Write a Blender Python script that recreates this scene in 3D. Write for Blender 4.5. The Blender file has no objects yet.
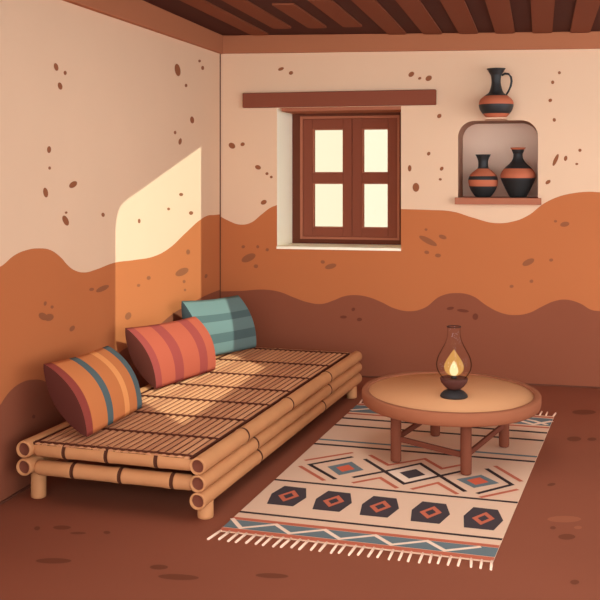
import bpy, bmesh, math, random
from mathutils import Vector, Matrix
random.seed(7)
SC = bpy.context.scene
COL = SC.collection
PI = math.pi

# ---------------------------------------------------------------- measured tables (metres)
CHIPS_LEFT = [(-2.608, 1.995, 0.022, 0.005, 0.011, -0.018), (-2.512, 1.975, 0.017, 0.001, 0.0, -0.011), (-2.566, 1.904, 0.023, 0.005, 0.011, -0.017), (-0.902, 2.154, 0.052, 0.009, 0.021, -0.039), (-0.463, 2.262, 0.028, 0.003, 0.0, -0.01), (-0.398, 2.22, 0.032, 0.003, 0.0, -0.015), (-0.739, 2.066, 0.026, 0.002, 0.0, -0.012), (-0.619, 1.839, 0.041, 0.003, 0.007, -0.024), (-0.948, 1.739, 0.024, 0.001, 0.0, -0.012), (-0.855, 1.683, 0.03, -0.001, -0.011, -0.022), (-2.681, 1.584, 0.021, 0.001, 0.0, -0.017), (-2.676, 1.494, 0.014, 0.0, 0.0, -0.008), (-2.716, 1.375, 0.024, 0.002, 0.009, -0.024), (-2.423, 1.411, 0.042, 0.013, 0.018, -0.012), (-2.506, 1.23, 0.027, 0.005, 0.025, -0.026), (-2.501, 1.27, 0.015, 0.0, 0.0, -0.006), (-2.061, 1.242, 0.021, 0.001, 0.006, -0.012), (-0.836, 1.33, 0.039, -0.001, 0.0, -0.011), (-1.066, 1.241, 0.026, -0.001, 0.0, -0.009), (-1.554, 1.185, 0.021, -0.001, 0.0, -0.014), (-0.639, 1.199, 0.043, -0.001, 0.0, -0.013), (-0.699, 0.936, 0.04, -0.003, 0.0, -0.018), (-0.816, 0.811, 0.124, 0.008, 0.028, -0.024), (-1.405, 0.83, 0.029, 0.004, 0.017, -0.012), (-1.562, 0.801, 0.024, 0.002, 0.011, -0.009), (-0.778, 0.743, 0.03, -0.003, 0.0, -0.011), (-0.758, 0.684, 0.025, -0.003, 0.0, -0.009), (-1.718, 0.64, 0.037, -0.014, -0.029, -0.016), (-0.322, 0.735, 0.032, -0.005, -0.013, -0.014), (-2.206, 0.849, 0.03, -0.001, 0.003, -0.009), (-2.067, 0.838, 0.083, 0.007, 0.013, -0.014), (-2.721, 0.838, 0.015, -0.004, -0.006, -0.01), (-2.65, 0.812, 0.017, -0.002, 0.0, -0.008), (-2.741, 0.778, 0.042, -0.018, -0.017, -0.012), (-2.681, 0.765, 0.047, 0.001, 0.012, -0.018), (-2.434, 0.674, 0.024, 0.01, 0.02, -0.01), (-2.833, 0.317, 0.015, -0.003, 0.0, -0.009)]
CHIPS_BACK = [(0.548, 2.211, 0.015, 0.007, 0.007, -0.012), (0.472, 2.242, 0.022, 0.007, 0.004, -0.011), (0.094, 1.679, 0.023, -0.015, -0.012, -0.017), (0.177, 1.689, 0.014, 0.009, 0.009, -0.011), (0.296, 1.517, 0.022, -0.008, -0.006, -0.015), (0.365, 1.47, 0.012, 0.0, 0.0, -0.011), (0.398, 1.445, 0.011, 0.0, 0.0, -0.01), (0.34, 1.258, 0.022, 0.01, 0.007, -0.015), (0.182, 0.926, 0.014, 0.001, 0.0, -0.012), (0.294, 0.928, 0.012, 0.0, 0.0, -0.012), (0.367, 0.907, 0.013, 0.0, 0.0, -0.012), (0.223, 0.844, 0.053, 0.025, 0.012, -0.024), (0.28, 0.783, 0.017, 0.003, 0.003, -0.014), (0.787, 0.825, 0.016, 0.0, 0.0, -0.013), (0.846, 0.794, 0.042, 0.012, 0.005, -0.018), (0.941, 0.428, 0.025, 0.001, 0.0, -0.011), (1.014, 0.486, 0.012, 0.008, 0.006, -0.01), (1.059, 0.414, 0.019, 0.001, 0.0, -0.013), (1.54, 1.071, 0.011, 0.0, 0.0, -0.009), (1.554, 0.991, 0.063, -0.032, -0.009, -0.018), (1.545, 0.909, 0.017, -0.004, -0.004, -0.012), (1.625, 0.888, 0.021, 0.0, 0.0, -0.014), (1.658, 1.02, 0.027, -0.009, -0.005, -0.014), (2.434, 1.14, 0.011, 0.0, 0.0, -0.009), (2.496, 1.12, 0.031, 0.006, 0.003, -0.017), (2.251, 0.853, 0.04, 0.02, 0.008, -0.019), (2.405, 0.871, 0.014, 0.001, 0.0, -0.011), (2.272, 0.721, 0.013, 0.001, 0.0, -0.012), (2.137, 0.682, 0.014, 0.001, 0.0, -0.011), (1.712, 0.515, 0.026, 0.005, 0.002, -0.011), (1.8, 0.501, 0.042, -0.004, -0.002, -0.011), (1.887, 0.462, 0.02, 0.001, 0.0, -0.023), (1.435, 2.18, 0.019, 0.013, 0.009, -0.014), (1.495, 2.15, 0.011, 0.006, 0.005, -0.008), (1.559, 2.149, 0.021, 0.012, 0.009, -0.016), (1.634, 1.879, 0.013, 0.011, 0.009, -0.011), (1.559, 1.612, 0.009, 0.011, 0.009, -0.008), (1.423, 1.508, 0.013, 0.0, 0.0, -0.023), (1.468, 1.372, 0.024, 0.0, 0.0, -0.032), (1.651, 1.505, 0.01, 0.012, 0.009, -0.008), (1.641, 1.429, 0.011, 0.0, 0.0, -0.009), (2.46, 2.167, 0.01, 0.0, 0.0, -0.011), (2.415, 2.102, 0.011, 0.0, 0.0, -0.013), (2.399, 1.977, 0.011, 0.007, 0.006, -0.01), (2.426, 1.841, 0.011, -0.001, 0.0, -0.013), (2.435, 1.564, 0.011, -0.006, -0.018, -0.041), (2.502, 1.575, 0.011, -0.003, -0.004, -0.018), (2.576, 1.536, 0.01, 0.0, 0.0, -0.008), (2.597, 1.63, 0.011, 0.0, 0.0, -0.011), (2.384, 1.411, 0.016, 0.012, 0.007, -0.01)]
STAINS = [(0.31, -3.377, 0.012, 0.003, 0.011, -0.022), (0.406, -3.345, 0.036, 0.009, 0.012, -0.023), (0.499, -3.389, 0.032, 0.008, 0.007, -0.013), (0.611, -3.355, 0.014, 0.003, 0.008, -0.017), (0.541, -3.68, 0.066, 0.016, 0.012, -0.025), (0.951, -3.644, 0.033, 0.008, 0.009, -0.022), (1.054, -3.714, 0.075, 0.011, 0.009, -0.025), (1.381, -3.623, 0.06, 0.009, 0.006, -0.022), (2.593, -0.749, 0.072, 0.017, -0.003, -0.067), (2.513, -1.409, 0.039, 0.01, -0.002, -0.053), (2.609, -1.392, 0.025, 0.006, -0.002, -0.037), (2.382, -2.279, 0.019, 0.014, 0.0, -0.023), (2.435, -2.967, 0.034, 0.008, -0.001, -0.034), (2.382, -2.874, 0.012, 0.003, 0.0, -0.02), (2.451, -3.425, 0.016, 0.004, -0.001, -0.022)]
PALE = [(2.43, -2.755, 0.07, 0.017, -0.001, -0.042), (2.483, -2.846, 0.016, 0.004, -0.001, -0.021)]
LO = [(-3.136, 1.053), (-3.015, 1.093), (-2.91, 1.109), (-2.775, 1.109), (-2.66, 1.091), (-2.555, 1.047), (-2.479, 1.001), (-2.4, 0.968), (-2.284, 0.947), (-2.149, 0.95), (-1.915, 0.966), (-1.63, 0.958), (-1.299, 0.956), (-1.04, 0.99), (-0.758, 1.065), (-0.452, 1.143), (-0.277, 1.168), (-0.141, 1.166), (0.001, 1.153)]
LB = [(-3.136, 0.439), (-3.102, 0.459), (-3.039, 0.486), (-2.937, 0.501), (-2.829, 0.491), (-2.731, 0.465), (-2.566, 0.377), (-2.343, 0.304), (-2.099, 0.371), (-1.832, 0.45), (-1.689, 0.461), (-1.461, 0.471), (-1.146, 0.53), (-0.967, 0.557), (-0.659, 0.577), (-0.418, 0.593), (-0.187, 0.6), (0.001, 0.588)]
BO = [(0.0, 1.153), (0.055, 1.124), (0.157, 1.091), (0.234, 1.103), (0.327, 1.171), (0.388, 1.216), (0.442, 1.238), (0.616, 1.276), (0.915, 1.256), (1.209, 1.222), (1.361, 1.216), (1.568, 1.211), (1.729, 1.201), (1.867, 1.16), (2.023, 1.123), (2.16, 1.139), (2.255, 1.182), (2.352, 1.259), (2.448, 1.308), (2.542, 1.333), (2.655, 1.345), (2.729, 1.342)]
BB = [(0.0, 0.588), (0.149, 0.596), (0.357, 0.611), (0.464, 0.597), (0.566, 0.561), (0.667, 0.529), (0.776, 0.518), (0.866, 0.546), (0.945, 0.579), (1.024, 0.59), (1.121, 0.579), (1.218, 0.545), (1.315, 0.502), (1.431, 0.486), (1.526, 0.512), (1.646, 0.601), (1.759, 0.625), (1.867, 0.607), (1.966, 0.542), (2.064, 0.495), (2.16, 0.482), (2.255, 0.5), (2.35, 0.551), (2.428, 0.588), (2.504, 0.6), (2.597, 0.577), (2.674, 0.534), (2.729, 0.528)]

# ---------------------------------------------------------------- materials
def lin(c):
    return tuple(((v/255)/12.92 if v/255 <= 0.04045 else ((v/255+0.055)/1.055)**2.4) for v in c) + (1.0,)

def mat(name, rgb, rough=0.85, spec=0.12, noise=0.0, scale=6.0, stretch=(1, 1, 1), emit=None, estr=0, bump=0.0):
    m = bpy.data.materials.new(name); m.use_nodes = True
    nt = m.node_tree; b = nt.nodes['Principled BSDF']
    c = lin(rgb)
    b.inputs['Base Color'].default_value = c
    b.inputs['Roughness'].default_value = rough
    b.inputs['Specular IOR Level'].default_value = spec
    if noise > 0 or bump > 0:
        tc = nt.nodes.new('ShaderNodeTexCoord'); mp = nt.nodes.new('ShaderNodeMapping')
        mp.inputs['Scale'].default_value = stretch
        nz = nt.nodes.new('ShaderNodeTexNoise'); nz.inputs['Scale'].default_value = scale
        nz.inputs['Detail'].default_value = 3
        nt.links.new(tc.outputs['Object'], mp.inputs['Vector'])
        nt.links.new(mp.outputs['Vector'], nz.inputs['Vector'])
        if noise > 0:
            cr = nt.nodes.new('ShaderNodeValToRGB')
            cr.color_ramp.elements[0].position = 0.3; cr.color_ramp.elements[1].position = 0.7
            cr.color_ramp.elements[0].color = tuple(v*(1-noise) for v in c[:3]) + (1,)
            cr.color_ramp.elements[1].color = tuple(min(1, v*(1+noise)) for v in c[:3]) + (1,)
            nt.links.new(nz.outputs['Fac'], cr.inputs['Fac'])
            nt.links.new(cr.outputs['Color'], b.inputs['Base Color'])
        if bump > 0:
            bp = nt.nodes.new('ShaderNodeBump'); bp.inputs['Strength'].default_value = bump
            bp.inputs['Distance'].default_value = 0.01
            nt.links.new(nz.outputs['Fac'], bp.inputs['Height'])
            nt.links.new(bp.outputs['Normal'], b.inputs['Normal'])
    if emit:
        b.inputs['Emission Color'].default_value = lin(emit)
        b.inputs['Emission Strength'].default_value = estr
    return m

def band_mat(name, axis, span, low, high, cream, orange, brown):
    """Three coats of earth paint divided by two hand-drawn wavy lines."""
    m = bpy.data.materials.new(name); m.use_nodes = True
    nt = m.node_tree; b = nt.nodes['Principled BSDF']
    b.inputs['Roughness'].default_value = 0.9; b.inputs['Specular IOR Level'].default_value = 0.1
    tc = nt.nodes.new('ShaderNodeTexCoord'); sp = nt.nodes.new('ShaderNodeSeparateXYZ')
    nt.links.new(tc.outputs['Object'], sp.inputs[0])
    mr = nt.nodes.new('ShaderNodeMapRange')
    mr.inputs['From Min'].default_value = span[0]; mr.inputs['From Max'].default_value = span[1]
    nt.links.new(sp.outputs[axis], mr.inputs['Value'])
    def height(pts):
        fc = nt.nodes.new('ShaderNodeFloatCurve'); cu = fc.mapping.curves[0]
        fc.mapping.use_clip = False
        P = sorted(((p[0]-span[0])/(span[1]-span[0]), p[1]/2.5) for p in pts)
        P = [p for p in P if 0 <= p[0] <= 1]
        if P[0][0] > 0.002: P = [(0, P[0][1])] + P
        if P[-1][0] < 0.998: P = P + [(1, P[-1][1])]
        while len(cu.points) < len(P): cu.points.new(0.5, 0.5)
        for q, p in zip(cu.points, P): q.location = p
        # points.new may resort; assign again in order
        for i, p in enumerate(P):
            cu.points[i].location = p; cu.points[i].handle_type = 'AUTO'
        fc.mapping.update()
        nt.links.new(mr.outputs['Result'], fc.inputs['Value'])
        mu = nt.nodes.new('ShaderNodeMath'); mu.operation = 'MULTIPLY'; mu.inputs[1].default_value = 2.5
        nt.links.new(fc.outputs[0], mu.inputs[0])
        gt = nt.nodes.new('ShaderNodeMath'); gt.operation = 'GREATER_THAN'
        nt.links.new(sp.outputs['Z'], gt.inputs[0]); nt.links.new(mu.outputs[0], gt.inputs[1])
        return gt.outputs[0]
    nz = nt.nodes.new('ShaderNodeTexNoise'); nz.inputs['Scale'].default_value = 2.2
    nt.links.new(tc.outputs['Object'], nz.inputs['Vector'])
    def mix(f, a, bb):
        x = nt.nodes.new('ShaderNodeMix'); x.data_type = 'RGBA'
        nt.links.new(f, x.inputs['Factor'])
        for s, k in ((a, 6), (bb, 7)):
            if isinstance(s, tuple): x.inputs[k].default_value = s
            else: nt.links.new(s, x.inputs[k])
        return x.outputs[2]
    c1 = mix(height(low), lin(brown), lin(orange))
    c2 = mix(height(high), c1, lin(cream))
    v = nt.nodes.new('ShaderNodeMapRange'); v.inputs['To Min'].default_value = 0.97; v.inputs['To Max'].default_value = 1.03
    nt.links.new(nz.outputs['Fac'], v.inputs['Value'])
    vm = nt.nodes.new('ShaderNodeVectorMath'); vm.operation = 'SCALE'
    nt.links.new(c2, vm.inputs[0]); nt.links.new(v.outputs['Result'], vm.inputs['Scale'])
    nt.links.new(vm.outputs[0], b.inputs['Base Color'])
    return m

# palette -------------------------------------------------------
SKY = (0.93, 1.0, 1.08); SKYS = 4.2; SKYDIR = (-1.5, -2.0, 0); SUNE = 5.0; SUNC = (.76, .96, .88)
M_wall_left = band_mat('wall paint left', 'Y', (-3.2, 0.0), LB, LO, (225,186,151), (186,107,62), (138,76,52))
M_wall_back = band_mat('wall paint back', 'X', (0.0, 2.8), BB, BO, (225,186,151), (186,107,62), (138,76,52))
M_floor = mat('floor earth', (137,74,50), noise=0.03, scale=1.5)
M_stain = mat('floor worn mark', (112,58,36)); M_pale = mat('floor pale mark', (152,86,58))
M_chip = mat('plaster pit', (146,86,54)); M_chip2 = mat('dark pit', (110,56,38))
M_white = mat('sunlit cream', (255,243,212)); M_plaster = mat('bare plaster', (242,205,176)); M_niche = mat('niche plaster', (175,128,102))  # first one: sunlight on the window reveals put into a pale colour
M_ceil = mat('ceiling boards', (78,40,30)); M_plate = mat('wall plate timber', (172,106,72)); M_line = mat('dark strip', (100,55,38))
M_beam = mat('beam timber', (125,68,44))
M_wdark = mat('window frame timber', (100,52,35)); M_wood = mat('brown timber', (133,71,50)); M_wlight = mat('light bead timber', (168,100,72))
M_shelf = mat('shelf board', (172,104,76))
M_black = mat('black glaze', (42,40,38), rough=.5, spec=.3); M_terra = mat('terracotta glaze', (190,104,72), rough=.7)
M_bamboo = mat('bamboo', (190,128,82), rough=.6, noise=.05, scale=4, stretch=(2, 2, 2)); M_core = mat('bamboo hollow', (112,60,42)); M_node = mat('bamboo node', (80,42,26))
M_slat = mat('slat', (200,136,94)); M_slat2 = mat('slat light', (208,146,103)); M_slat3 = mat('slat dark', (188,124,86)); M_gap = mat('slat gap', (78,40,25)); M_cord = mat('cord', (84,42,26))
M_corange = mat('orange cloth', (204,120,68)); M_cmaroon = mat('maroon cloth', (146,64,52)); M_cslate = mat('slate cloth', (88,100,98)); M_clight = mat('light orange cloth', (232,152,88)); M_cside = mat('dark maroon cloth', (84,38,28))
M_cred = mat('red cloth', (162,75,53)); M_cred2 = mat('dark red cloth', (138,58,50))
M_cteal = mat('teal cloth', (98,114,107)); M_cteal2 = mat('dark teal cloth', (76,90,86)); M_cteal3 = mat('darkest teal cloth', (62,72,74))
M_rcream = mat('cream wool', (221,178,145)); M_rblack = mat('black wool', (58,42,38)); M_rrust = mat('rust wool', (190,98,70)); M_rblue = mat('slate blue wool', (104,112,110)); M_rchar = mat('charcoal wool', (68,56,56)); M_rwhite = mat('pale wool', (235,200,170)); M_rred = mat('red wool', (205,92,62)); M_rfringe = mat('fringe wool', (238,196,165))
M_top = mat('table top', (206,144,98), rough=.8, spec=.05); M_rim = mat('table rim', (148,86,57)); M_leg = mat('table leg', (114,60,40)); M_leg2 = mat('stretcher wood', (106,54,37))
M_lblack = mat('lamp black', (48,42,40), rough=.5); M_lbowl = mat('lamp bowl', (82,46,38)); M_lring = mat('lamp ring', (70,36,26))

def flame_mat(name, col, strength, mixf):
    m = bpy.data.materials.new(name); m.use_nodes = True; nt = m.node_tree; nt.nodes.clear()
    o = nt.nodes.new('ShaderNodeOutputMaterial'); e = nt.nodes.new('ShaderNodeEmission'); t = nt.nodes.new('ShaderNodeBsdfTransparent')
    x = nt.nodes.new('ShaderNodeMixShader'); x.inputs[0].default_value = mixf
    e.inputs[0].default_value = lin(col); e.inputs[1].default_value = strength
    nt.links.new(t.outputs[0], x.inputs[1]); nt.links.new(e.outputs[0], x.inputs[2]); nt.links.new(x.outputs[0], o.inputs[0])
    return m
M_flame = flame_mat('flame glow', (236,172,92), 1.0, 0.5); M_fcore = flame_mat('flame core', (255,240,190), 1.6, 0.95)

def glass_mat(name, tint, edge, blend, gl):
    """thin glass: clear face-on, darker where the wall of the glass is seen edge-on"""
    m = bpy.data.materials.new(name); m.use_nodes = True; nt = m.node_tree; nt.nodes.clear()
    o = nt.nodes.new('ShaderNodeOutputMaterial'); t = nt.nodes.new('ShaderNodeBsdfTransparent'); g = nt.nodes.new('ShaderNodeBsdfGlossy')
    g.inputs['Roughness'].default_value = .05
    x = nt.nodes.new('ShaderNodeMixShader'); x.inputs[0].default_value = gl
    t.inputs[0].default_value = (*tint, 1)
    if edge:
        lw = nt.nodes.new('ShaderNodeLayerWeight'); lw.inputs[0].default_value = blend
        cr = nt.nodes.new('ShaderNodeValToRGB'); cr.color_ramp.elements[0].color = (*tint, 1); cr.color_ramp.elements[1].color = (*edge, 1)
        cr.color_ramp.elements[0].position = .62; cr.color_ramp.elements[1].position = .85
        nt.links.new(lw.outputs['Facing'], cr.inputs[0]); nt.links.new(cr.outputs[0], t.inputs[0])
    nt.links.new(t.outputs[0], x.inputs[1]); nt.links.new(g.outputs[0], x.inputs[2]); nt.links.new(x.outputs[0], o.inputs[0])
    return m
M_glass = glass_mat('chimney glass', (1, 1, 1), (.30, .20, .15), .5, .008)
M_pane = glass_mat('window glass', (.66, .61, .49), None, 0, .012)

# ---------------------------------------------------------------- mesh helpers
def box(bm, lo, hi, mi=0, M=None):
    v = [bm.verts.new(Vector((x, y, z))) for x in (lo[0], hi[0]) for y in (lo[1], hi[1]) for z in (lo[2], hi[2])]
    for f in ((0,1,3,2),(4,6,7,5),(0,4,5,1),(2,3,7,6),(0,2,6,4),(1,5,7,3)):
        q = bm.faces.new([v[i] for i in f]); q.material_index = mi
    if M:
        for a in v: a.co = M @ a.co
    return v

def lathe(bm, prof, n=40, mis=None, c=(0, 0, 0), M=None, cap0=True, cap1=True):
    """prof: (radius, height[, ...]) from bottom to top; mis: material per segment."""
    rings = []
    for r, z in prof:
        if r < 1e-6:
            rings.append([bm.verts.new(Vector((c[0], c[1], c[2]+z)))])
        else:
            rings.append([bm.verts.new(Vector((c[0]+r*math.cos(2*PI*i/n), c[1]+r*math.sin(2*PI*i/n), c[2]+z))) for i in range(n)])
    for k in range(len(rings)-1):
        a, b2 = rings[k], rings[k+1]
        mi = mis[k] if mis else 0
        for i in range(n):
            j = (i+1) % n
            if len(a) == 1 and len(b2) == 1: continue
            if len(a) == 1: f = bm.faces.new((a[0], b2[j], b2[i]))
            elif len(b2) == 1: f = bm.faces.new((a[i], a[j], b2[0]))
            else: f = bm.faces.new((a[i], a[j], b2[j], b2[i]))
            f.material_index = mi; f.smooth = True
    if cap0 and len(rings[0]) > 1:
        f = bm.faces.new(list(reversed(rings[0]))); f.material_index = mis[0] if mis else 0
    if cap1 and len(rings[-1]) > 1:
        f = bm.faces.new(rings[-1]); f.material_index = mis[-1] if mis else 0
    if M:
        for rg in rings:
            for v in rg: v.co = M @ v.co

def tube(bm, pts, r, n=10, mi=0):
    """round tube through pts"""
    rings = []
    for i, p in enumerate(pts):
        p = Vector(p)
        a = Vector(pts[max(0, i-1)]); b2 = Vector(pts[min(len(pts)-1, i+1)])
        d = (b2-a).normalized()
        up = Vector((0, 0, 1)) if abs(d.z) < 0.9 else Vector((0, 1, 0))
        s = d.cross(up).normalized(); t = s.cross(d)
        rr = r[i] if isinstance(r, (list, tuple)) else r
        rings.append([bm.verts.new(p + rr*(s*math.cos(2*PI*k/n) + t*math.sin(2*PI*k/n))) for k in range(n)])
    for a, b2 in zip(rings, rings[1:]):
        for k in range(n):
            f = bm.faces.new((a[k], a[(k+1) % n], b2[(k+1) % n], b2[k])); f.smooth = True; f.material_index = mi
    for rg in (rings[0], rings[-1]):
        f = bm.faces.new(rg); f.material_index = mi

def obj(name, bm, mats, parent=None, loc=None, bevel=0, fix=True):
    if fix: bmesh.ops.recalc_face_normals(bm, faces=bm.faces)
    me = bpy.data.meshes.new(name); bm.to_mesh(me); bm.free()
    for m in (mats if isinstance(mats, (list, tuple)) else [mats]): me.materials.append(m)
    o = bpy.data.objects.new(name, me); COL.objects.link(o)
    if parent: o.parent = parent
    if loc: o.location = loc
    if bevel:
        md = o.modifiers.new('bevel', 'BEVEL'); md.width = bevel; md.segments = 3; md.limit_method = 'ANGLE'
    return o

def tag(o, label=None, cat=None, group=None, kind=None):
    if label: o['label'] = label
    if cat: o['category'] = cat
    if group: o['group'] = group
    if kind: o['kind'] = kind
    return o

def thing(name, label, cat, loc=(0, 0, 0), rz=0, group=None):
    o = bpy.data.objects.new(name, None); COL.objects.link(o)
    o.empty_display_size = 0.1
    o.location = loc; o.rotation_euler = (0, 0, rz)
    return tag(o, label, cat, group)

def struct(name, bm, mats, label, parent=None, bevel=0, fix=True):
    o = obj(name, bm, mats, parent, bevel=bevel, fix=fix)
    if not parent: tag(o, label, kind='structure')
    return o

def NB(): return bmesh.new()

def blob(bm, c, a, b2, mi, n=18):
    vs = [bm.verts.new(Vector(c) + Vector(a)*math.cos(2*PI*i/n) + Vector(b2)*math.sin(2*PI*i/n)) for i in range(n)]
    f = bm.faces.new(vs); f.material_index = mi
    return f

def face_to(f, d):
    f.normal_update()
    if f.normal.dot(Vector(d)) < 0: f.normal_flip()

def ceil_z(x): return 2.50 - 0.022*x

# ---------------------------------------------------------------- THE ROOM
RX, RY = 5.8, -7.6           # far right and front extent of the room
# floor
bm = NB()
box(bm, (-0.4, RY, -0.15), (RX, 0.55, 0.0))
for c in STAINS:
    face_to(blob(bm, (c[0], c[1], 0.0009), (c[2], c[3], 0), (c[4], c[5], 0), 1), (0, 0, 1))
for c in PALE:
    face_to(blob(bm, (c[0], c[1], 0.0009), (c[2], c[3], 0), (c[4], c[5], 0), 2), (0, 0, 1))
struct('floor', bm, [M_floor, M_stain, M_pale], 'reddish brown packed earth floor with a few darker worn marks', fix=False)

# left wall
bm = NB()
box(bm, (-0.4, -5.2, 0.0), (0.0, 0.55, 2.5))
for i, c in enumerate(CHIPS_LEFT):
    f = blob(bm, (0.0006+0.0005*(i % 2), c[0], c[1]), (0, c[2], c[3]), (0, c[4], c[5]), 2 if c[1] < 0.5 else 1); face_to(f, (1, 0, 0))
struct('wall_left', bm, [M_wall_left, M_chip, M_chip2], 'left plaster wall painted cream, orange and brown in waves', fix=False)

# back wall with window opening and niche
WX0, WX1, WZ0, WZ1 = 0.442, 1.361, 0.935, 1.955
NX0, NX1, NZ0, NZ1, NR, ND = 1.766, 2.316, 1.300, 1.842, 0.115, 0.44
bm = NB()
def loop(pts, y):
    vs = [bm.verts.new((x, y, z)) for x, z in pts]
    es = [bm.edges.new((vs[i], vs[(i+1) % len(vs)])) for i in range(len(vs))]
    return vs, es
outer = [(0, 0), (RX, 0), (RX, 2.5), (0, 2.5)]
win = [(WX0, WZ0), (WX1, WZ0), (WX1, WZ1), (WX0, WZ1)]
def arch(x0, x1, z0, z1, r, n=10):
    p = [(x0, z0), (x1, z0)]
    p += [(x1-r+r*math.cos(a), z1-r+r*math.sin(a)) for a in [PI/2*i/n for i in range(n+1)]]
    p += [(x0+r-r*math.sin(a), z1-r+r*math.cos(a)) for a in [PI/2*i/n for i in range(n+1)]]
    return p
nic = arch(NX0, NX1, NZ0, NZ1, NR)
o_, e1 = loop(outer, 0); w_, e2 = loop(win, 0); n_, e3 = loop(nic, 0)
r = bmesh.ops.triangle_fill(bm, edges=e1+e2+e3, use_beauty=True)
for f in [g for g in r['geom'] if isinstance(g, bmesh.types.BMFace)]:
    face_to(f, (0, -1, 0))
YB = 0.55
# outside face with the window hole
o2, e4 = loop(outer, YB); w2, e5 = loop([(WX0+0.055, WZ0), (WX1, WZ0), (WX1, WZ1), (WX0+0.055, WZ1)], YB)   # left reveal is splayed
r = bmesh.ops.triangle_fill(bm, edges=e4+e5, use_beauty=True)
for f in [g for g in r['geom'] if isinstance(g, bmesh.types.BMFace)]:
    f.material_index = 3; face_to(f, (0, 1, 0))
for i in range(4):                              # wall edges
    f = bm.faces.new((o_[i], o_[(i+1) % 4], o2[(i+1) % 4], o2[i])); f.material_index = 3
cw = Vector(((WX0+WX1)/2, .2, (WZ0+WZ1)/2))
for i in range(4):                              # window reveals, sunlight painted on as pale cream; the head stays bare
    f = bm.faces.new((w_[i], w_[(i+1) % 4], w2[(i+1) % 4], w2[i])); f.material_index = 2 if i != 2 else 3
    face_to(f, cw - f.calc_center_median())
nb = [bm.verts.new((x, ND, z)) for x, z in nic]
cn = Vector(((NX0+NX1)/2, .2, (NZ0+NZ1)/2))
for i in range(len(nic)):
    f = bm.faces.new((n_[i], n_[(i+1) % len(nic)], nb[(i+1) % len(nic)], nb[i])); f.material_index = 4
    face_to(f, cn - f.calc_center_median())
f = bm.faces.new(nb); f.material_index = 3; face_to(f, (0, -1, 0))
# small moulded plaster ledge that carries the jug
box(bm, (1.962, -0.205, 1.8435), (2.110, 0.0, 1.853), 0)
# sill lip in the same painted-on sunlit cream
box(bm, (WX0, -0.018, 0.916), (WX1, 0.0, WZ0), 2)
for c in CHIPS_BACK:
    f = blob(bm, (c[0], -0.0008, c[1]), (c[2], 0, c[3]), (c[4], 0, c[5]), 5 if c[1] < 0.58 else 1); face_to(f, (0, -1, 0))
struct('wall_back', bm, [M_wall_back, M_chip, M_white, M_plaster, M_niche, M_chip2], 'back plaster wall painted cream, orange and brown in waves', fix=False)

# ceiling: dark boards with an added unseen opening that shapes the sun patch (parallel to the way the sun falls in)
hA, hB, hC = Vector((0.91, -1.43)), Vector((1.33, -3.36)), Vector((3.12, -5.33))
p0_, p2_ = hB.lerp(hA, 0.09), hB.lerp(hC, 0.09)          # corner rounded to soften the sun patch's corner
hole = [hA] + [(p0_*(1-t)**2 + hB*2*t*(1-t) + p2_*t*t) for t in (0, .2, .4, .6, .8, 1)] + [hC, Vector((3.12, -3.862))]
hole = [(v.x, v.y) for v in hole]
bm = NB()
rect = [(-0.4, RY), (RX, RY), (RX, 0.55), (-0.4, 0.55)]
def cloop(pts, dz):
    vs = [bm.verts.new((x, y, ceil_z(x)+dz)) for x, y in pts]
    return vs, [bm.edges.new((vs[i], vs[(i+1) % len(vs)])) for i in range(len(vs))]
a, ea = cloop(rect, 0); b_, eb = cloop(hole, 0)
r = bmesh.ops.triangle_fill(bm, edges=ea+eb, use_beauty=True)
for f in [g for g in r['geom'] if isinstance(g, bmesh.types.BMFace)]: face_to(f, (0, 0, -1))
a2, ea = cloop(rect, 0.04); b2, eb = cloop(hole, 0.04)
r = bmesh.ops.triangle_fill(bm, edges=ea+eb, use_beauty=True)
for f in [g for g in r['geom'] if isinstance(g, bmesh.types.BMFace)]: face_to(f, (0, 0, 1))
for p, q in ((a, a2), (b_, b2)):
    for i in range(len(p)): bm.faces.new((p[i], p[(i+1) % len(p)], q[(i+1) % len(p)], q[i]))
struct('ceiling', bm, M_ceil, 'dark brown ceiling boards between the beams', fix=False)

# wall plates under the ceiling
bm = NB()
vs = box(bm, (0.0, -0.035, 2.366), (RX, 0.0, 2.5))
for v in vs:
    v.co.z = (2.366 - 0.0155*v.co.x) if v.co.z < 2.4 else ceil_z(v.co.x)
struct('trim_1', bm, M_plate, 'light brown timber band along the top of the back wall', bevel=0.004)
bm = NB()
vs = box(bm, (0.0, -5.2, 2.36), (0.035, -0.035, 2.5))
for v in vs:
    if v.co.z > 2.4: v.co.z = 2.4995
    else: v.co.z = 2.366 + 0.0136*(v.co.y)*0.9
struct('trim_2', bm, M_plate, 'light brown timber band along the top of the left wall', bevel=0.004)
bm = NB(); box(bm, (0.0, -0.007, 0.0), (0.007, 0.0, 2.366))  # drawn corner outline added as a strip, not a real moulding
struct('corner_outline', bm, M_line, 'thin dark outline drawn in the corner where the walls meet')
bm = NB(); box(bm, (0.007, -0.010, 0.0), (RX, 0.0, 0.009))  # shadow line along the floor joint, painted as a dark strip
struct('foot_shadow_back', bm, M_line, 'thin painted shadow line at the foot of the back wall')
bm = NB(); box(bm, (0.0, -5.2, 0.0), (0.010, -0.010, 0.009))  # same painted shadow line, along the left wall
struct('foot_shadow_left', bm, M_line, 'thin painted shadow line at the foot of the left wall')

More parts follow.
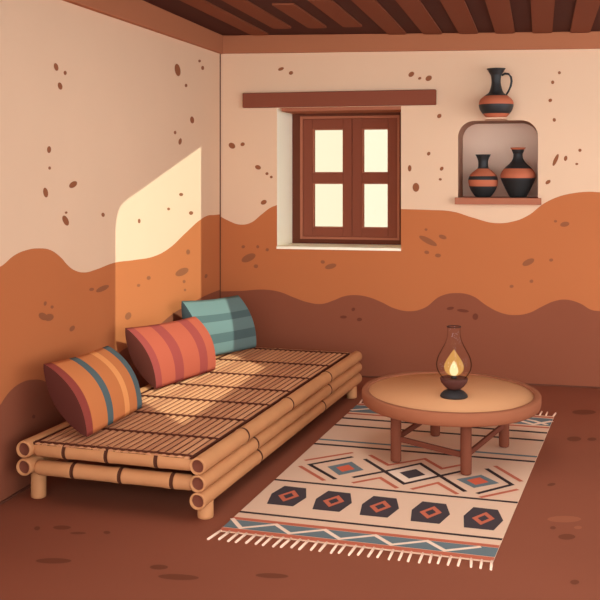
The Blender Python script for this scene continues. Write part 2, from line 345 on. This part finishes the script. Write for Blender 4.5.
# ceiling beams: ten short poles running away from the back wall
names = ['ceiling beam nearest the left wall, ending short of the back wall', 'second ceiling beam from the left wall',
         'third ceiling beam from the left wall, above the left window leaf', 'fourth ceiling beam from the left wall, above the right window leaf',
         'fifth ceiling beam from the left wall, above the window edge', 'fifth ceiling beam from the right edge',
         'fourth ceiling beam from the right edge, left of the jug', 'third ceiling beam from the right edge, above the jug',
         'second ceiling beam from the right edge', 'ceiling beam nearest the right edge of the photo']
names = ['reddish brown ' + n for n in names]
ends = [-0.10, -0.42, -0.42, -0.45, -0.06, -0.05, -0.05, -0.05, -0.05, -0.05]
for i in range(10):
    x = 0.345 + 0.250*i
    bm = NB()
    z = ceil_z(x)
    y1 = ends[i]
    # rounded end outline seen from below
    r_ = 0.03; w = 0.066
    yn = -2.3 if x+w < 0.91 else -1.39 - 1.1*max(0, x-w-0.91)
    out = [(x-w, yn), (x+w, yn)]
    out += [(x+w-r_+r_*math.cos(t), y1-r_+r_*math.sin(t)) for t in [PI/2*k/5 for k in range(6)]]
    out += [(x-w+r_-r_*math.sin(t), y1-r_+r_*math.cos(t)) for t in [PI/2*k/5 for k in range(6)]]
    lo = [bm.verts.new((p[0], p[1], ceil_z(p[0])-0.012)) for p in out]
    hi = [bm.verts.new((p[0], p[1], ceil_z(p[0])-0.0005)) for p in out]
    bm.faces.new(lo); bm.faces.new(hi)
    for k in range(len(out)):
        bm.faces.new((lo[k], lo[(k+1) % len(out)], hi[(k+1) % len(out)], hi[k]))
    o = obj('ceiling_beam', bm, M_beam)
    tag(o, names[i], 'ceiling beam', 'beams across the ceiling')

# ---------------------------------------------------------------- WINDOW
win_root = bpy.data.objects.new('window_1', None); COL.objects.link(win_root)
win_root.location = (0, 0, 0)
tag(win_root, 'two-leaf brown wooden window in the back wall', kind='structure')
FY = 0.33
bm = NB()   # outer frame
fx0, fx1, fz0, fz1 = 0.4755, 1.3605, 0.9355, 1.9545
def ring(bm, x0, x1, z0, z1, wl, wr, wb, wt, y0, y1, mi=0):
    box(bm, (x0, y0, z0), (x0+wl, y1, z1), mi); box(bm, (x1-wr, y0, z0), (x1, y1, z1), mi)
    box(bm, (x0+wl, y0, z0), (x1-wr, y1, z0+wb), mi); box(bm, (x0+wl, y0, z1-wt), (x1-wr, y1, z1), mi)
ring(bm, fx0, fx1, fz0, fz1, 0.062, 0.055, 0.035, 0.045, FY, FY+0.12)
struct('window_frame', bm, M_wdark, None, win_root, bevel=0.002)
bm = NB()   # lighter bead around the leaves
ring(bm, 0.5375, 1.3055, 0.9705, 1.9095, 0.022, 0.018, 0.018, 0.020, FY-0.004, FY+0.1)
struct('window_bead', bm, M_wlight, None, win_root, bevel=0.002)
def sash(x0, x1, p0, p1):
    z0, z1 = 0.989, 1.889
    bm = NB()
    y0, y1 = FY+0.004, FY+0.055
    box(bm, (x0, y0, z0), (p0, y1, z1)); box(bm, (p1, y0, z0), (x1, y1, z1))
    for a, b2 in ((z0, 1.057), (1.399, 1.475), (1.812, z1)): box(bm, (p0, y0, a), (p1, y1, b2))
    s = struct('window_sash', bm, M_wood, None, win_root, bevel=0.004)
    bm = NB()
    for a, b2 in ((1.057, 1.399), (1.475, 1.812)):    # pale bead round each pane
        ring(bm, p0, p1, a, b2, 0.012, 0.006, 0.008, 0.008, y0+0.012, y1-0.006)
    struct('glazing_bead', bm, M_wlight, None, s)
    bm = NB()
    for a, b2 in ((1.057, 1.399), (1.475, 1.812)):
        box(bm, (p0+0.012, y0+0.028, a+0.008), (p1-0.006, y0+0.032, b2-0.008))
    struct('window_pane', bm, M_pane, None, s)
sash(0.5605, 0.9405, 0.634, 0.873)
sash(0.9435, 1.2865, 1.018, 1.218)
bm = NB(); box(bm, (0.189, -0.045, 1.957), (1.614, 0.12, 2.066))
box_l = obj('wooden_lintel', bm, M_wood, bevel=0.006)
tag(box_l, 'long dark brown timber lintel set above the right window leaf', 'lintel')
# lintel is let into the wall; trim the let-in depth
for v in box_l.data.vertices:
    if v.co.y > 0: v.co.y = 0.0
bm = NB(); box(bm, (WX0+.034, 0.0, 1.930), (WX1-.001, FY-0.001, 1.9545))
struct('window_head_board', bm, M_wlight, None, win_root)

# ---------------------------------------------------------------- NICHE BOARD AND POTS
bm = NB(); box(bm, (1.747, -0.055, 1.254), (2.339, 0.0, 1.3005))
box(bm, (NX0+.002, 0.0, 1.296), (NX1-.002, 0.05, 1.3005))
tag(obj('niche_shelf', bm, M_shelf, bevel=0.003), 'reddish brown wooden board at the foot of the wall niche', 'shelf')

def smooth_profile(keys, n=6):
    """Catmull-Rom through (r, z) keys."""
    out = []
    for i in range(len(keys)-1):
        p0 = keys[max(0, i-1)]; p1 = keys[i]; p2 = keys[i+1]; p3 = keys[min(len(keys)-1, i+2)]
        for k in range(n):
            t = k/n
            out.append(tuple(0.5*((2*p1[j]) + (-p0[j]+p2[j])*t + (2*p0[j]-5*p1[j]+4*p2[j]-p3[j])*t*t + (-p0[j]+3*p1[j]-3*p2[j]+p3[j])*t**3) for j in (0, 1)))
    out.append(keys[-1])
    return out

def pot(name, label, cat, loc, keys, bands, group=None, lipmat=0):
    """bands: list of (z_from, z_to) painted terracotta on black"""
    prof = smooth_profile(keys)
    # insert ring rows at band edges
    zs = sorted(set([z for b2 in bands for z in b2]))
    out = []
    for p, q in zip(prof, prof[1:]):
        out.append(p)
        for z in zs:
            if min(p[1], q[1]) + 1e-5 < z < max(p[1], q[1]) - 1e-5:
                t = (z-p[1])/(q[1]-p[1]); out.append((p[0]+(q[0]-p[0])*t, z))
    out.append(prof[-1])
    mis = []
    for p, q in zip(out, out[1:]):
        zm = (p[1]+q[1])/2
        mis.append(1 if any(a < zm < b2 for a, b2 in bands) else 0)
    top = out[-1]
    out += [(top[0]-0.008, top[1]), (top[0]-0.012, top[1]-0.02), (max(0.012, min(k[0] for k in keys[2:])-0.010), top[1]-0.07), (0, top[1]-0.08)]
    mis += [mis[-1], 0, 0, 0]
    t = thing(name, label, cat, loc, 0, group)
    bm = NB(); lathe(bm, out, 48, mis)
    obj('pot_body', bm, [M_black, M_terra], t)
    return t

jug = pot('clay_jug', 'black and terracotta clay jug with one handle above the niche', 'jug', (2.036, -0.130, 1.8532),
    [(0.064, 0), (0.082, 0.018), (0.107, 0.050), (0.118, 0.090), (0.108, 0.125), (0.075, 0.155), (0.050, 0.175), (0.036, 0.215), (0.031, 0.250), (0.036, 0.290), (0.050, 0.320), (0.062, 0.334), (0.064, 0.339)],
    [(-1, 0.028), (0.091, 0.150)])
bm = NB()
pts = [(0.036, 0, 0.292), (0.060, 0, 0.303), (0.085, 0, 0.300), (0.100, 0, 0.280), (0.104, 0, 0.250), (0.098, 0, 0.215), (0.083, 0, 0.182), (0.068, 0, 0.158)]
tube(bm, pts, [0.008, 0.008, 0.0075, 0.0075, 0.0075, 0.0075, 0.007, 0.006], 10)
obj('handle', bm, M_black, jug)
pot('clay_vase', 'smaller clay vase at left in the niche, black with two terracotta bands', 'vase', (1.934, 0.125, 1.3008),
    [(0.050, 0), (0.066, 0.018), (0.094, 0.065), (0.105, 0.118), (0.095, 0.155), (0.065, 0.187), (0.040, 0.207), (0.035, 0.235), (0.038, 0.268), (0.052, 0.300), (0.054, 0.306)],
    [(0.079, 0.125), (0.151, 0.205)], 'painted vases in the wall niche')
pot('clay_vase', 'taller clay vase at right in the niche with a terracotta rim', 'vase', (2.178, 0.128, 1.3008),
    [(0.056, 0), (0.068, 0.020), (0.100, 0.085), (0.122, 0.140), (0.118, 0.175), (0.090, 0.212), (0.055, 0.245), (0.037, 0.275), (0.033, 0.305), (0.036, 0.328), (0.053, 0.350), (0.055, 0.354)],
    [(0.138, 0.205), (0.326, 0.40)], 'painted vases in the wall niche')

# ---------------------------------------------------------------- BAMBOO DAYBED
bed = thing('bamboo_daybed', 'low bamboo daybed with a slatted top along the left wall', 'daybed', (0.522, -3.145, 0), math.radians(-4.2))
HW, BL = 0.415, 2.70

def bamboo(name, a, b2, r, nodes, hollow=(True, True)):
    """pole from a to b2 with dark node rings and hollow cut ends; local z along pole"""
    a, b2 = Vector(a), Vector(b2); L = (b2-a).length
    q = (b2-a).normalized().to_track_quat('Z', 'Y').to_matrix().to_4x4(); Mx = Matrix.Translation(a) @ q
    prof, mis = [], []
    def add(rr, z, m=0):
        if prof: mis.append(m)
        prof.append((rr, z))
    if hollow[0]:
        add(0, 0.012, 1); add(r*0.76, 0.012, 1); add(r*0.78, 0.0, 0); add(r*0.96, 0.0, 0); add(r, 0.006, 0)
        mis[0] = 1
    else:
        add(0, 0, 0); add(r*.6, 0.0, 0); add(r*.85, 0.008, 0); add(r, 0.024, 0)
    for s in nodes:
        add(r*0.985, s-0.05, 0); add(r*1.05, s-0.012, 0); add(r*1.04, s-0.009, 0)
        add(r*1.0, s-0.008, 2); add(r*1.0, s+0.008, 2); add(r*1.04, s+0.009, 2); add(r*1.03, s+0.014, 0); add(r*0.985, s+0.045, 0)
    if hollow[1]:
        add(r, L-0.006, 0); add(r*0.96, L, 0); add(r*0.78, L, 0); add(r*0.76, L-0.012, 1); add(0, L-0.012, 1)
    else:
        add(r, L-0.024, 0); add(r*.85, L-.008, 0); add(r*.6, L, 0); add(0, L, 0)
    bm = NB(); lathe(bm, prof, 28, mis, M=Mx)
    return obj(name, bm, [M_bamboo, M_core, M_node], bed)

for z, nd in ((0.240, (0.52, 1.19, 1.93)), (0.167, (0.65, 1.93)), (0.094, (0.70, 1.80))):
    bamboo('side_pole', (HW, 0, z), (HW, BL, z), 0.0362, nd, (True, False))
for z, nd in ((0.245, (0.5, 1.3, 2.1)), (0.166, (0.8, 1.6))):
    bamboo('side_pole', (-HW, -0.01, z), (-HW, BL, z), 0.038, nd, (True, False))
bamboo('cross_pole', (-HW+0.03, 0.045, 0.241), (HW-0.03, 0.045, 0.241), 0.0345, (HW-0.03-0.227, HW-0.03-0.02, HW-0.03+0.217), (False, False))
bamboo('cross_pole', (-HW+0.03, 0.045, 0.157), (HW-0.03, 0.045, 0.157), 0.0335, (HW-0.03-0.188, HW-0.03+0.044, HW-0.03+0.290), (False, False))
bamboo('cross_pole', (-HW+0.03, BL-0.06, 0.235), (HW-0.03, BL-0.06, 0.235), 0.034, (0.25, 0.55), (False, False))
bamboo('cross_pole', (-HW+0.03, BL-0.06, 0.155), (HW-0.03, BL-0.06, 0.155), 0.033, (0.2, 0.5), (False, False))
for lx, ly, lz in ((HW+0.002, 0.085, 0.075), (-HW+0.005, 0.105, 0.145), (HW+0.012, 2.49, 0.075), (-HW+0.005, 2.46, 0.145)):
    bm = NB()
    lathe(bm, [(0.026, 0), (0.033, 0.004), (0.0345, 0.012), (0.034, lz)], 28)
    obj('leg', bm, M_bamboo, bed, loc=(lx, ly, 0))
# slatted mat
bm = NB()
NS = 21; mw = 0.758/NS
box(bm, (-0.379, 0.02, 0.262), (0.379, 2.60, 0.266), 1)
for i in range(NS):
    x0 = -0.379 + i*mw; g = 0.0062
    h = 0.0075
    mi = random.choice((0, 0, 2, 3)) if i % 3 else 0
    pr = [(x0+g, 0.266), (x0+g+0.003, 0.266+h*.75), (x0+mw/2, 0.266+h), (x0+mw-g-0.003, 0.266+h*.75), (x0+mw-g, 0.266)]
    y0 = 0.018 + random.uniform(-.004, .004); y1 = 2.602 + random.uniform(-.010, .012)
    A = [bm.verts.new((x, y0, z)) for x, z in pr]; Bv = [bm.verts.new((x, y1, z)) for x, z in pr]
    for k in range(4):
        f = bm.faces.new((A[k], A[k+1], Bv[k+1], Bv[k])); f.material_index = mi
    for g_ in (A, Bv):
        f = bm.faces.new(g_); f.material_index = mi
mat_o = obj('slat_mat', bm, [M_slat, M_gap, M_slat2, M_slat3], bed)
for y in (0.03, 0.32, 0.67, 1.01, 1.35, 1.71, 2.12, 2.57):
    bm = NB()
    pts = []
    for i in range(NS):
        x0 = -0.379 + i*mw
        pts += [(x0+0.001, y, 0.2738), (x0+mw/2, y, 0.2752)]
    pts.append((0.379, y, 0.272))
    tube(bm, pts, 0.0054, 8)
    obj('binding_cord', bm, M_cord, mat_o)
for sx in (-1, 1):
    bm = NB(); box(bm, (sx*0.380-0.004, 0.02, 0.262), (sx*0.380+0.004, 2.60, 0.274))
    obj('edge_cord', bm, M_cord, mat_o)

# ---------------------------------------------------------------- CUSHIONS
def cushion(name, label, b0, b1, t0, t1, T, stripes, axis, mats, side_mat):
    """lens-shaped cushion: bottom edge b0-b1, top edge t0-t1; stripes: (from, to, material index)"""
    b0, b1, t0, t1 = map(Vector, (b0, b1, t0, t1))
    org = (b0+b1)/2
    root = thing(name, label, 'cushion', org)
    b0, b1, t0, t1 = b0-org, b1-org, t0-org, t1-org
    ex = ((b1-b0)).normalized(); up = ((t0-b0)).normalized()
    nrm = ex.cross(up).normalized()
    if nrm.x < 0: nrm = -nrm
    vs_ = sorted(set([0, 1] + [s for st in stripes for s in st[:2]] + [i/14 for i in range(15)])) if axis == 'v' else [i/16 for i in range(17)]
    ts_ = sorted(set([0, 1] + [s for st in stripes for s in st[:2]] + [i/18 for i in range(19)])) if axis == 't' else [i/20 for i in range(21)]
    def P(v, t, side):
        base = (b0.lerp(b1, v)).lerp(t0.lerp(t1, v), t)
        puff = 0.86 + 0.14*math.sin(PI*v)**0.6 if 0 < v < 1 else 0.86
        off = T*(math.sin(PI*t)**0.80 if 0 < t < 1 else 0)*puff
        # the upper edge sags slightly between the corners
        sag = -0.010*math.sin(PI*v)*t
        return base + nrm*off*side + up*sag
    def mi_of(a, b2):
        m_ = (a+b2)/2
        for s in stripes:
            if s[0] < m_ < s[1]: return s[2]
        return 0
    bm = NB()
    for side in (1, -1):
        g = [[bm.verts.new(P(v, t, side)) for t in ts_] for v in vs_]
        for i in range(len(vs_)-1):
            for j in range(len(ts_)-1):
                f = bm.faces.new((g[i][j], g[i+1][j], g[i+1][j+1], g[i][j+1])); f.smooth = True
                f.material_index = mi_of(vs_[i], vs_[i+1]) if axis == 'v' else mi_of(ts_[j], ts_[j+1])
    bmesh.ops.remove_doubles(bm, verts=bm.verts, dist=0.0005)
    obj('cushion_cover', bm, mats, root)
    for v, out in ((0, -1), (1, 1)):
        bm = NB()
        fr = [P(v, t, 1) for t in ts_]; bk = [P(v, t, -1) for t in ts_]
        c = [(a+b2)/2 + ex*out*0.012*(math.sin(PI*t) if 0 < t < 1 else 0) for a, b2, t in zip(fr, bk, ts_)]
        A = [bm.verts.new(p) for p in fr]; Bv = [bm.verts.new(p) for p in bk]; Cv = [bm.verts.new(p) for p in c]
        for k in range(len(ts_)-1):
            for X, Y in ((A, Cv), (Cv, Bv)):
                f = bm.faces.new((X[k], X[k+1], Y[k+1], Y[k])); f.smooth = True
        bmesh.ops.remove_doubles(bm, verts=bm.verts, dist=0.0002)
        obj('side_panel', bm, side_mat, root)
    return root
ZM = 0.284
cushion('throw_cushion', 'orange cushion with slate stripes and maroon edge, nearest on the daybed',
    (0.352, -3.00, ZM), (0.372, -2.41, ZM), (0.150, -3.02, 0.607), (0.185, -2.41, 0.590), 0.066,
    [(0, 0.10, 1), (0.35, 0.45, 2), (0.66, 0.75, 3), (0.90, 1.0, 2)], 'v', [M_corange, M_cmaroon, M_cslate, M_clight], M_cside)
cushion('throw_cushion', 'red cushion with darker red stripes, middle of the three',
    (0.279, -1.985, ZM), (0.421, -1.386, ZM), (0.105, -2.00, 0.616), (0.290, -1.386, 0.602), 0.066,
    [(0, 0.09, 1), (0.30, 0.44, 1), (0.71, 0.85, 1)], 'v', [M_cred, M_cred2], M_cside)
cushion('throw_cushion', 'grey teal cushion with darker bands at the far end of the daybed',
    (0.232, -1.10, ZM+0.004), (0.452, -0.598, ZM+0.004), (0.102, -1.10, 0.655), (0.324, -0.598, 0.640), 0.062,
    [(0.20, 0.36, 1), (0.57, 0.70, 1)], 't', [M_cteal, M_cteal2], M_cteal3)

# ---------------------------------------------------------------- RUG
rug = thing('woven_rug', 'cream flatweave rug with black, rust and blue geometric pattern', 'rug', (1.0534, -3.2406, 0), math.atan2(-0.0709, 1.1046))
RH = 0.006
def UV(u, v, z=RH):           # hand-woven: the far end is slightly wider
    return Vector((u*(1+0.038*v), v + 0.0*u, z))
RW, RL = 1.107, 2.40
bm = NB()
cs = [UV(0, 0, 0.0012), UV(RW, 0, 0.0012), UV(RW, RL, 0.0012), UV(0, RL, 0.0012)]
lo = [bm.verts.new(c) for c in cs]; hi = [bm.verts.new((c.x, c.y, RH)) for c in cs]
bm.faces.new(lo); bm.faces.new(hi)
for i in range(4): bm.faces.new((lo[i], lo[(i+1) % 4], hi[(i+1) % 4], hi[i]))
bmesh.ops.recalc_face_normals(bm, faces=bm.faces)
lay = [0]
def poly(pts, mi, lvl=1):
    f = bm.faces.new([bm.verts.new(UV(u, v, RH+0.0005*lvl)) for u, v in pts]); f.material_index = mi; face_to(f, (0, 0, 1))
def hband(v0, v1, mi, lvl=1):
    n = 12
    poly([(RW*i/n, v0) for i in range(n+1)] + [(RW*(n-i)/n, v1) for i in range(n+1)], mi, lvl)
def stroke(pts, w, mi, lvl=2):
    """polyline of even width with mitred corners"""
    P = [Vector(p) for p in pts]; L_, R_ = [], []
    for i, p in enumerate(P):
        d0 = (p-P[i-1]).normalized() if i else (P[1]-P[0]).normalized()
        d1 = (P[i+1]-p).normalized() if i < len(P)-1 else d0
        n0 = Vector((-d0.y, d0.x)); n1 = Vector((-d1.y, d1.x)); n = (n0+n1)
        n = n.normalized(); k = 1/max(0.35, n.dot(n0))
        L_.append(p+n*w/2*k); R_.append(p-n*w/2*k)
    for i in range(len(P)-1):
        poly([L_[i], L_[i+1], R_[i+1], R_[i]], mi, lvl)
CRM, BLK, RST, BLU, CHR, WHT, RED = 0, 1, 2, 3, 4, 5, 6
# borders, near and far
hband(0.004, 0.040, RST); hband(0.044, 0.140, BLU); hband(0.143, 0.172, RST)
hband(2.090, 2.122, RST); hband(2.150, 2.330, BLU); hband(2.345, 2.375, RST)
zz = [(0.0, 0.142), (0.08, 0.05), (0.195, 0.135)]
k = 0
pts = [(0.0, 0.150), (0.075, 0.052)]
u = 0.075; hi_ = True
while u < RW-0.16:
    u += 0.125 if hi_ else 0.085
    pts.append((min(u, RW), 0.134 if hi_ else 0.052)); hi_ = not hi_
stroke([(a, b2) for a, b2 in pts if 0 <= a <= RW], 0.020, WHT, 2)
stroke([(0.0, 2.19), (0.16, 2.31), (0.34, 2.17), (0.5, 2.31), (0.68, 2.17), (0.84, 2.31), (1.02, 2.16), (RW, 2.27)], 0.028, WHT, 2)
stroke([(0.92, 2.30), (1.02, 2.24), (1.09, 2.17)], 0.026, WHT, 3)
# weft lines
for v, w, c in ((0.240, 0.021, BLK), (0.715, 0.023, BLK), (1.385, 0.030, BLK), (1.480, 0.028, BLU), (1.812, 0.032, BLK), (1.985, 0.034, BLK)):
    hband(v-w/2, v+w/2, c)
# row of hexagons with rust diamonds
for k, cu in enumerate((0.135, 0.345, 0.556, 0.776, 0.998)):
    cv = 0.502 - 0.010*k
    hx = [(-0.083, -0.125), (-0.083, 0.0), (-0.050, 0.135), (0.035, 0.125), (0.083, 0.020), (0.060, -0.135)]
    hx = [(-0.058, -0.130), (-0.083, 0.010), (-0.062, 0.135), (0.042, 0.130), (0.082, 0.000), (0.062, -0.130)]
    poly([(cu+a, cv+b2) for a, b2 in hx], CHR, 1)
    ro = [(-0.046, -0.008), (0.000, 0.085), (0.046, 0.010), (0.002, -0.082)]
    poly([(cu+a, cv+b2) for a, b2 in ro], RST, 2)
    poly([(cu+a*0.50, cv+b2*0.50) for a, b2 in ro], CHR, 3)
# diamond row
def dia(cu, cv, a, b2, mi, lvl): poly([(cu-a, cv), (cu, cv+b2), (cu+a, cv), (cu, cv-b2)], mi, lvl)
dia(0.266, 0.992, 0.090, 0.120, BLU, 1); dia(0.266, 0.992, 0.046, 0.062, RED, 2)
dia(0.588, 1.000, 0.130, 0.170, WHT, 1); dia(0.588, 1.000, 0.062, 0.082, CHR, 2)
dia(0.895, 0.975, 0.098, 0.108, BLU, 1); dia(0.895, 0.975, 0.050, 0.062, RED, 2)
LW = 0.022
stroke([(0.250, 1.198), (0.086, 1.000), (0.268, 0.804)], LW, BLK)
stroke([(0.232, 1.275), (0.042, 1.062)], LW, RST); stroke([(0.046, 0.962), (0.224, 0.768)], LW, RST)
stroke([(0.315, 1.178), (0.457, 0.996), (0.584, 0.832), (0.716, 1.004), (0.826, 1.148)], LW, BLK)
stroke([(0.336, 0.855), (0.457, 0.996), (0.590, 1.180), (0.716, 1.004), (0.868, 0.799)], LW, BLK, 3)
stroke([(0.322, 1.257), (0.449, 1.108), (0.594, 1.272), (0.704, 1.125), (0.806, 1.252)], LW, RST)
stroke([(0.356, 0.772), (0.459, 0.890), (0.569, 0.756)], LW, RST); stroke([(0.632, 0.760), (0.727, 0.893), (0.841, 0.752)], LW, RST)
stroke([(0.903, 1.192), (1.050, 0.968), (0.921, 0.787)], LW, BLK)
stroke([(0.935, 1.251), (1.085, 1.030)], LW, RST); stroke([(0.942, 0.735), (1.085, 0.905)], LW, RST)
obj('rug_body', bm, [M_rcream, M_rblack, M_rrust, M_rblue, M_rchar, M_rwhite, M_rred], rug, fix=False)
NT = 30
for end in (0, 1):
    for i in range(NT):
        u = 0.006 + (RW-0.012)*i/(NT-1) + (random.uniform(-0.004, 0.004) if 0 < i < NT-1 else 0)
        L_ = 0.100 + random.uniform(-0.008, 0.008) - (0.018*i/NT if end == 0 else -0.01)
        lean = -0.012 + 0.02*i/NT + random.uniform(-0.004, 0.004)
        v0 = 0.006 if end == 0 else RL-0.006; s = -1 if end == 0 else 1
        bm = NB()
        p0 = UV(u, v0, 0.0045); 
        tube(bm, [p0, p0+Vector((lean*.4, s*L_*.4, -0.0005)), p0+Vector((lean, s*L_, -0.001))], [0.0046, 0.0056, 0.0048], 8)
        obj('tassel', bm, M_rfringe, rug)

# ---------------------------------------------------------------- TABLE
tb = thing('round_table', 'low round wooden tray table standing on the rug', 'table', (1.872, -1.860, 0), math.radians(13.5))
TZ = 0.325
bm = NB(); lathe(bm, [(0, TZ-0.030), (0.434, TZ-0.030), (0.434, TZ), (0, TZ)], 96)
obj('tabletop', bm, M_top, tb).scale = (0.985, 1.12, 1)     # hand-cut, a little deeper than wide
bm = NB()
lathe(bm, [(0.4285, TZ-0.058), (0.458, TZ-0.058), (0.465, TZ-0.052), (0.469, TZ-0.030), (0.469, TZ+0.000), (0.464, TZ+0.007), (0.440, TZ+0.007), (0.432, TZ+0.004), (0.431, TZ+0.0002), (0.4285, TZ-0.058)], 96, cap0=False, cap1=False)
bmesh.ops.remove_doubles(bm, verts=bm.verts, dist=0.0001)
obj('table_rim', bm, M_rim, tb).scale = (0.985, 1.12, 1)
LR = 0.190
# leg feet in world metres, brought into the table's frame
ca, sa = math.cos(math.radians(-13.5)), math.sin(math.radians(-13.5))
feet = []
for wx, wy in ((1.620, -2.098), (1.981, -2.236), (2.143, -1.690), (1.762, -1.545)):
    dx, dy = wx-1.872, wy+1.860
    feet.append((dx*ca - dy*sa, dx*sa + dy*ca))
for x, y in feet:
    bm = NB(); lathe(bm, [(0.022, 0), (0.0265, 0.004), (0.0275, 0.012), (0.0275, TZ-0.031)], 28)
    obj('leg', bm, M_leg, tb, loc=(x, y, 0.0085))
for i in range(4):
    a = Vector((*feet[i], 0)); b2 = Vector((*feet[(i+1) % 4], 0)); d = (b2-a).normalized()
    p, q = a + d*0.024, b2 - d*0.024
    za, zb = ((0.125, 0.100), (0.100, 0.125), (0.135, 0.135), (0.135, 0.125))[i]
    bm = NB()
    s = Vector((-d.y, d.x, 0))*0.008
    vs = []
    for c, z in ((p, za), (q, zb)):
        for dz in (-0.014, 0.014):
            for sg in (-1, 1): vs.append(bm.verts.new(c + s*sg + Vector((0, 0, z+dz))))
    for f in ((0,1,3,2),(4,6,7,5),(0,4,5,1),(2,3,7,6),(0,2,6,4),(1,5,7,3)): bm.faces.new([vs[j] for j in f])
    obj('stretcher', bm, M_leg2, tb, bevel=0.003)

# ---------------------------------------------------------------- LAMP
lp = thing('oil_lamp', 'lit oil lamp with glass chimney on the round table', 'lamp', (1.902, -1.985, TZ+0.0004))
bm = NB(); lathe(bm, [(0.066, 0), (0.071, 0.004), (0.068, 0.014), (0.052, 0.030), (0.030, 0.040)], 48)
obj('lamp_base', bm, M_lblack, lp)
bm = NB(); lathe(bm, [(0.030, 0.040), (0.050, 0.056), (0.066, 0.076), (0.071, 0.092), (0.070, 0.098), (0.063, 0.098), (0.060, 0.094), (0, 0.094)], 48)
obj('oil_bowl', bm, M_lbowl, lp)
bm = NB(); lathe(bm, [(0.012, 0.094), (0.015, 0.100), (0.010, 0.112), (0.0, 0.114)], 24)
obj('wick_holder', bm, M_lblack, lp)
def flame(name, z0, h, r, m, parent, kk):
    pr = []
    for i in range(25):
        t = i/24
        pr.append((r*(math.sin(PI*min(1, t**kk))**0.85 if 0 < t < 1 else 0) * (1 if t < .4 else (1-(t-.4)/.6*.25)), z0+h*t))
    bm = NB(); lathe(bm, pr, 32)
    return obj(name, bm, m, parent)
fl = flame('flame', 0.106, 0.137, 0.050, M_flame, lp, 0.66)
flame('flame_core', 0.107, 0.080, 0.022, M_fcore, fl, 0.66)
bm = NB()
pr = smooth_profile([(0.057, 0.097), (0.074, 0.118), (0.086, 0.142), (0.0895, 0.170), (0.082, 0.205), (0.064, 0.240), (0.045, 0.275), (0.034, 0.310), (0.032, 0.340), (0.033, 0.358)], 5)
lathe(bm, pr, 56, cap0=False, cap1=False)
ch = obj('glass_chimney', bm, M_glass, lp)
bm = NB(); tube(bm, [(0.034*math.cos(2*PI*i/32), 0.034*math.sin(2*PI*i/32), 0.359) for i in range(33)], 0.0030, 8)
obj('chimney_rim', bm, M_lring, ch)

# ---------------------------------------------------------------- LIGHT
w = bpy.data.worlds.new('sky'); SC.world = w; w.use_nodes = True
bg = w.node_tree.nodes['Background']
bg.inputs['Color'].default_value = (*SKY, 1); # added sky gradient, brighter to front and left, evens the wall light
wt = w.node_tree
tc = wt.nodes.new('ShaderNodeTexCoord'); dp = wt.nodes.new('ShaderNodeVectorMath'); dp.operation = 'DOT_PRODUCT'
dp.inputs[1].default_value = SKYDIR
ad = wt.nodes.new('ShaderNodeMath'); ad.operation = 'ADD'; ad.inputs[1].default_value = SKYS; ad.use_clamp = False
wt.links.new(tc.outputs['Generated'], dp.inputs[0]); wt.links.new(dp.outputs['Value'], ad.inputs[0])
wt.links.new(ad.outputs[0], bg.inputs['Strength'])
s = bpy.data.lights.new('sun', 'SUN'); s.energy = SUNE; s.angle = math.radians(0.35); s.color = SUNC
so = bpy.data.objects.new('sun', s); COL.objects.link(so)
so.rotation_euler = Vector((-1, 1.1, -0.9)).to_track_quat('-Z', 'Y').to_euler()
so.location = (5, -5, 6)
p = bpy.data.lights.new('lamp_flame_light', 'POINT'); p.energy = 0.35; p.color = (1, .62, .3); p.shadow_soft_size = 0.03
po = bpy.data.objects.new('lamp_flame_light', p); COL.objects.link(po); po.location = (1.902, -1.985, TZ+0.17)

# ---------------------------------------------------------------- CAMERA
cam = bpy.data.cameras.new('camera'); co = bpy.data.objects.new('camera', cam); COL.objects.link(co)
co.location = (2.33, -7.14, 1.46); co.rotation_euler = (PI/2, 0, math.atan2(0.2334, 0.9724))
cam.sensor_width = 36; cam.lens = 60; cam.shift_y = -125/600; cam.clip_end = 100
SC.camera = co
SC.view_settings.view_transform = 'Standard'; SC.view_settings.look = 'None'
SC.view_settings.exposure = 0.0; SC.view_settings.gamma = 1.0; SC.view_settings.use_curve_mapping = False
SC.cycles.max_bounces = 8; SC.cycles.diffuse_bounces = 4; SC.cycles.transparent_max_bounces = 12
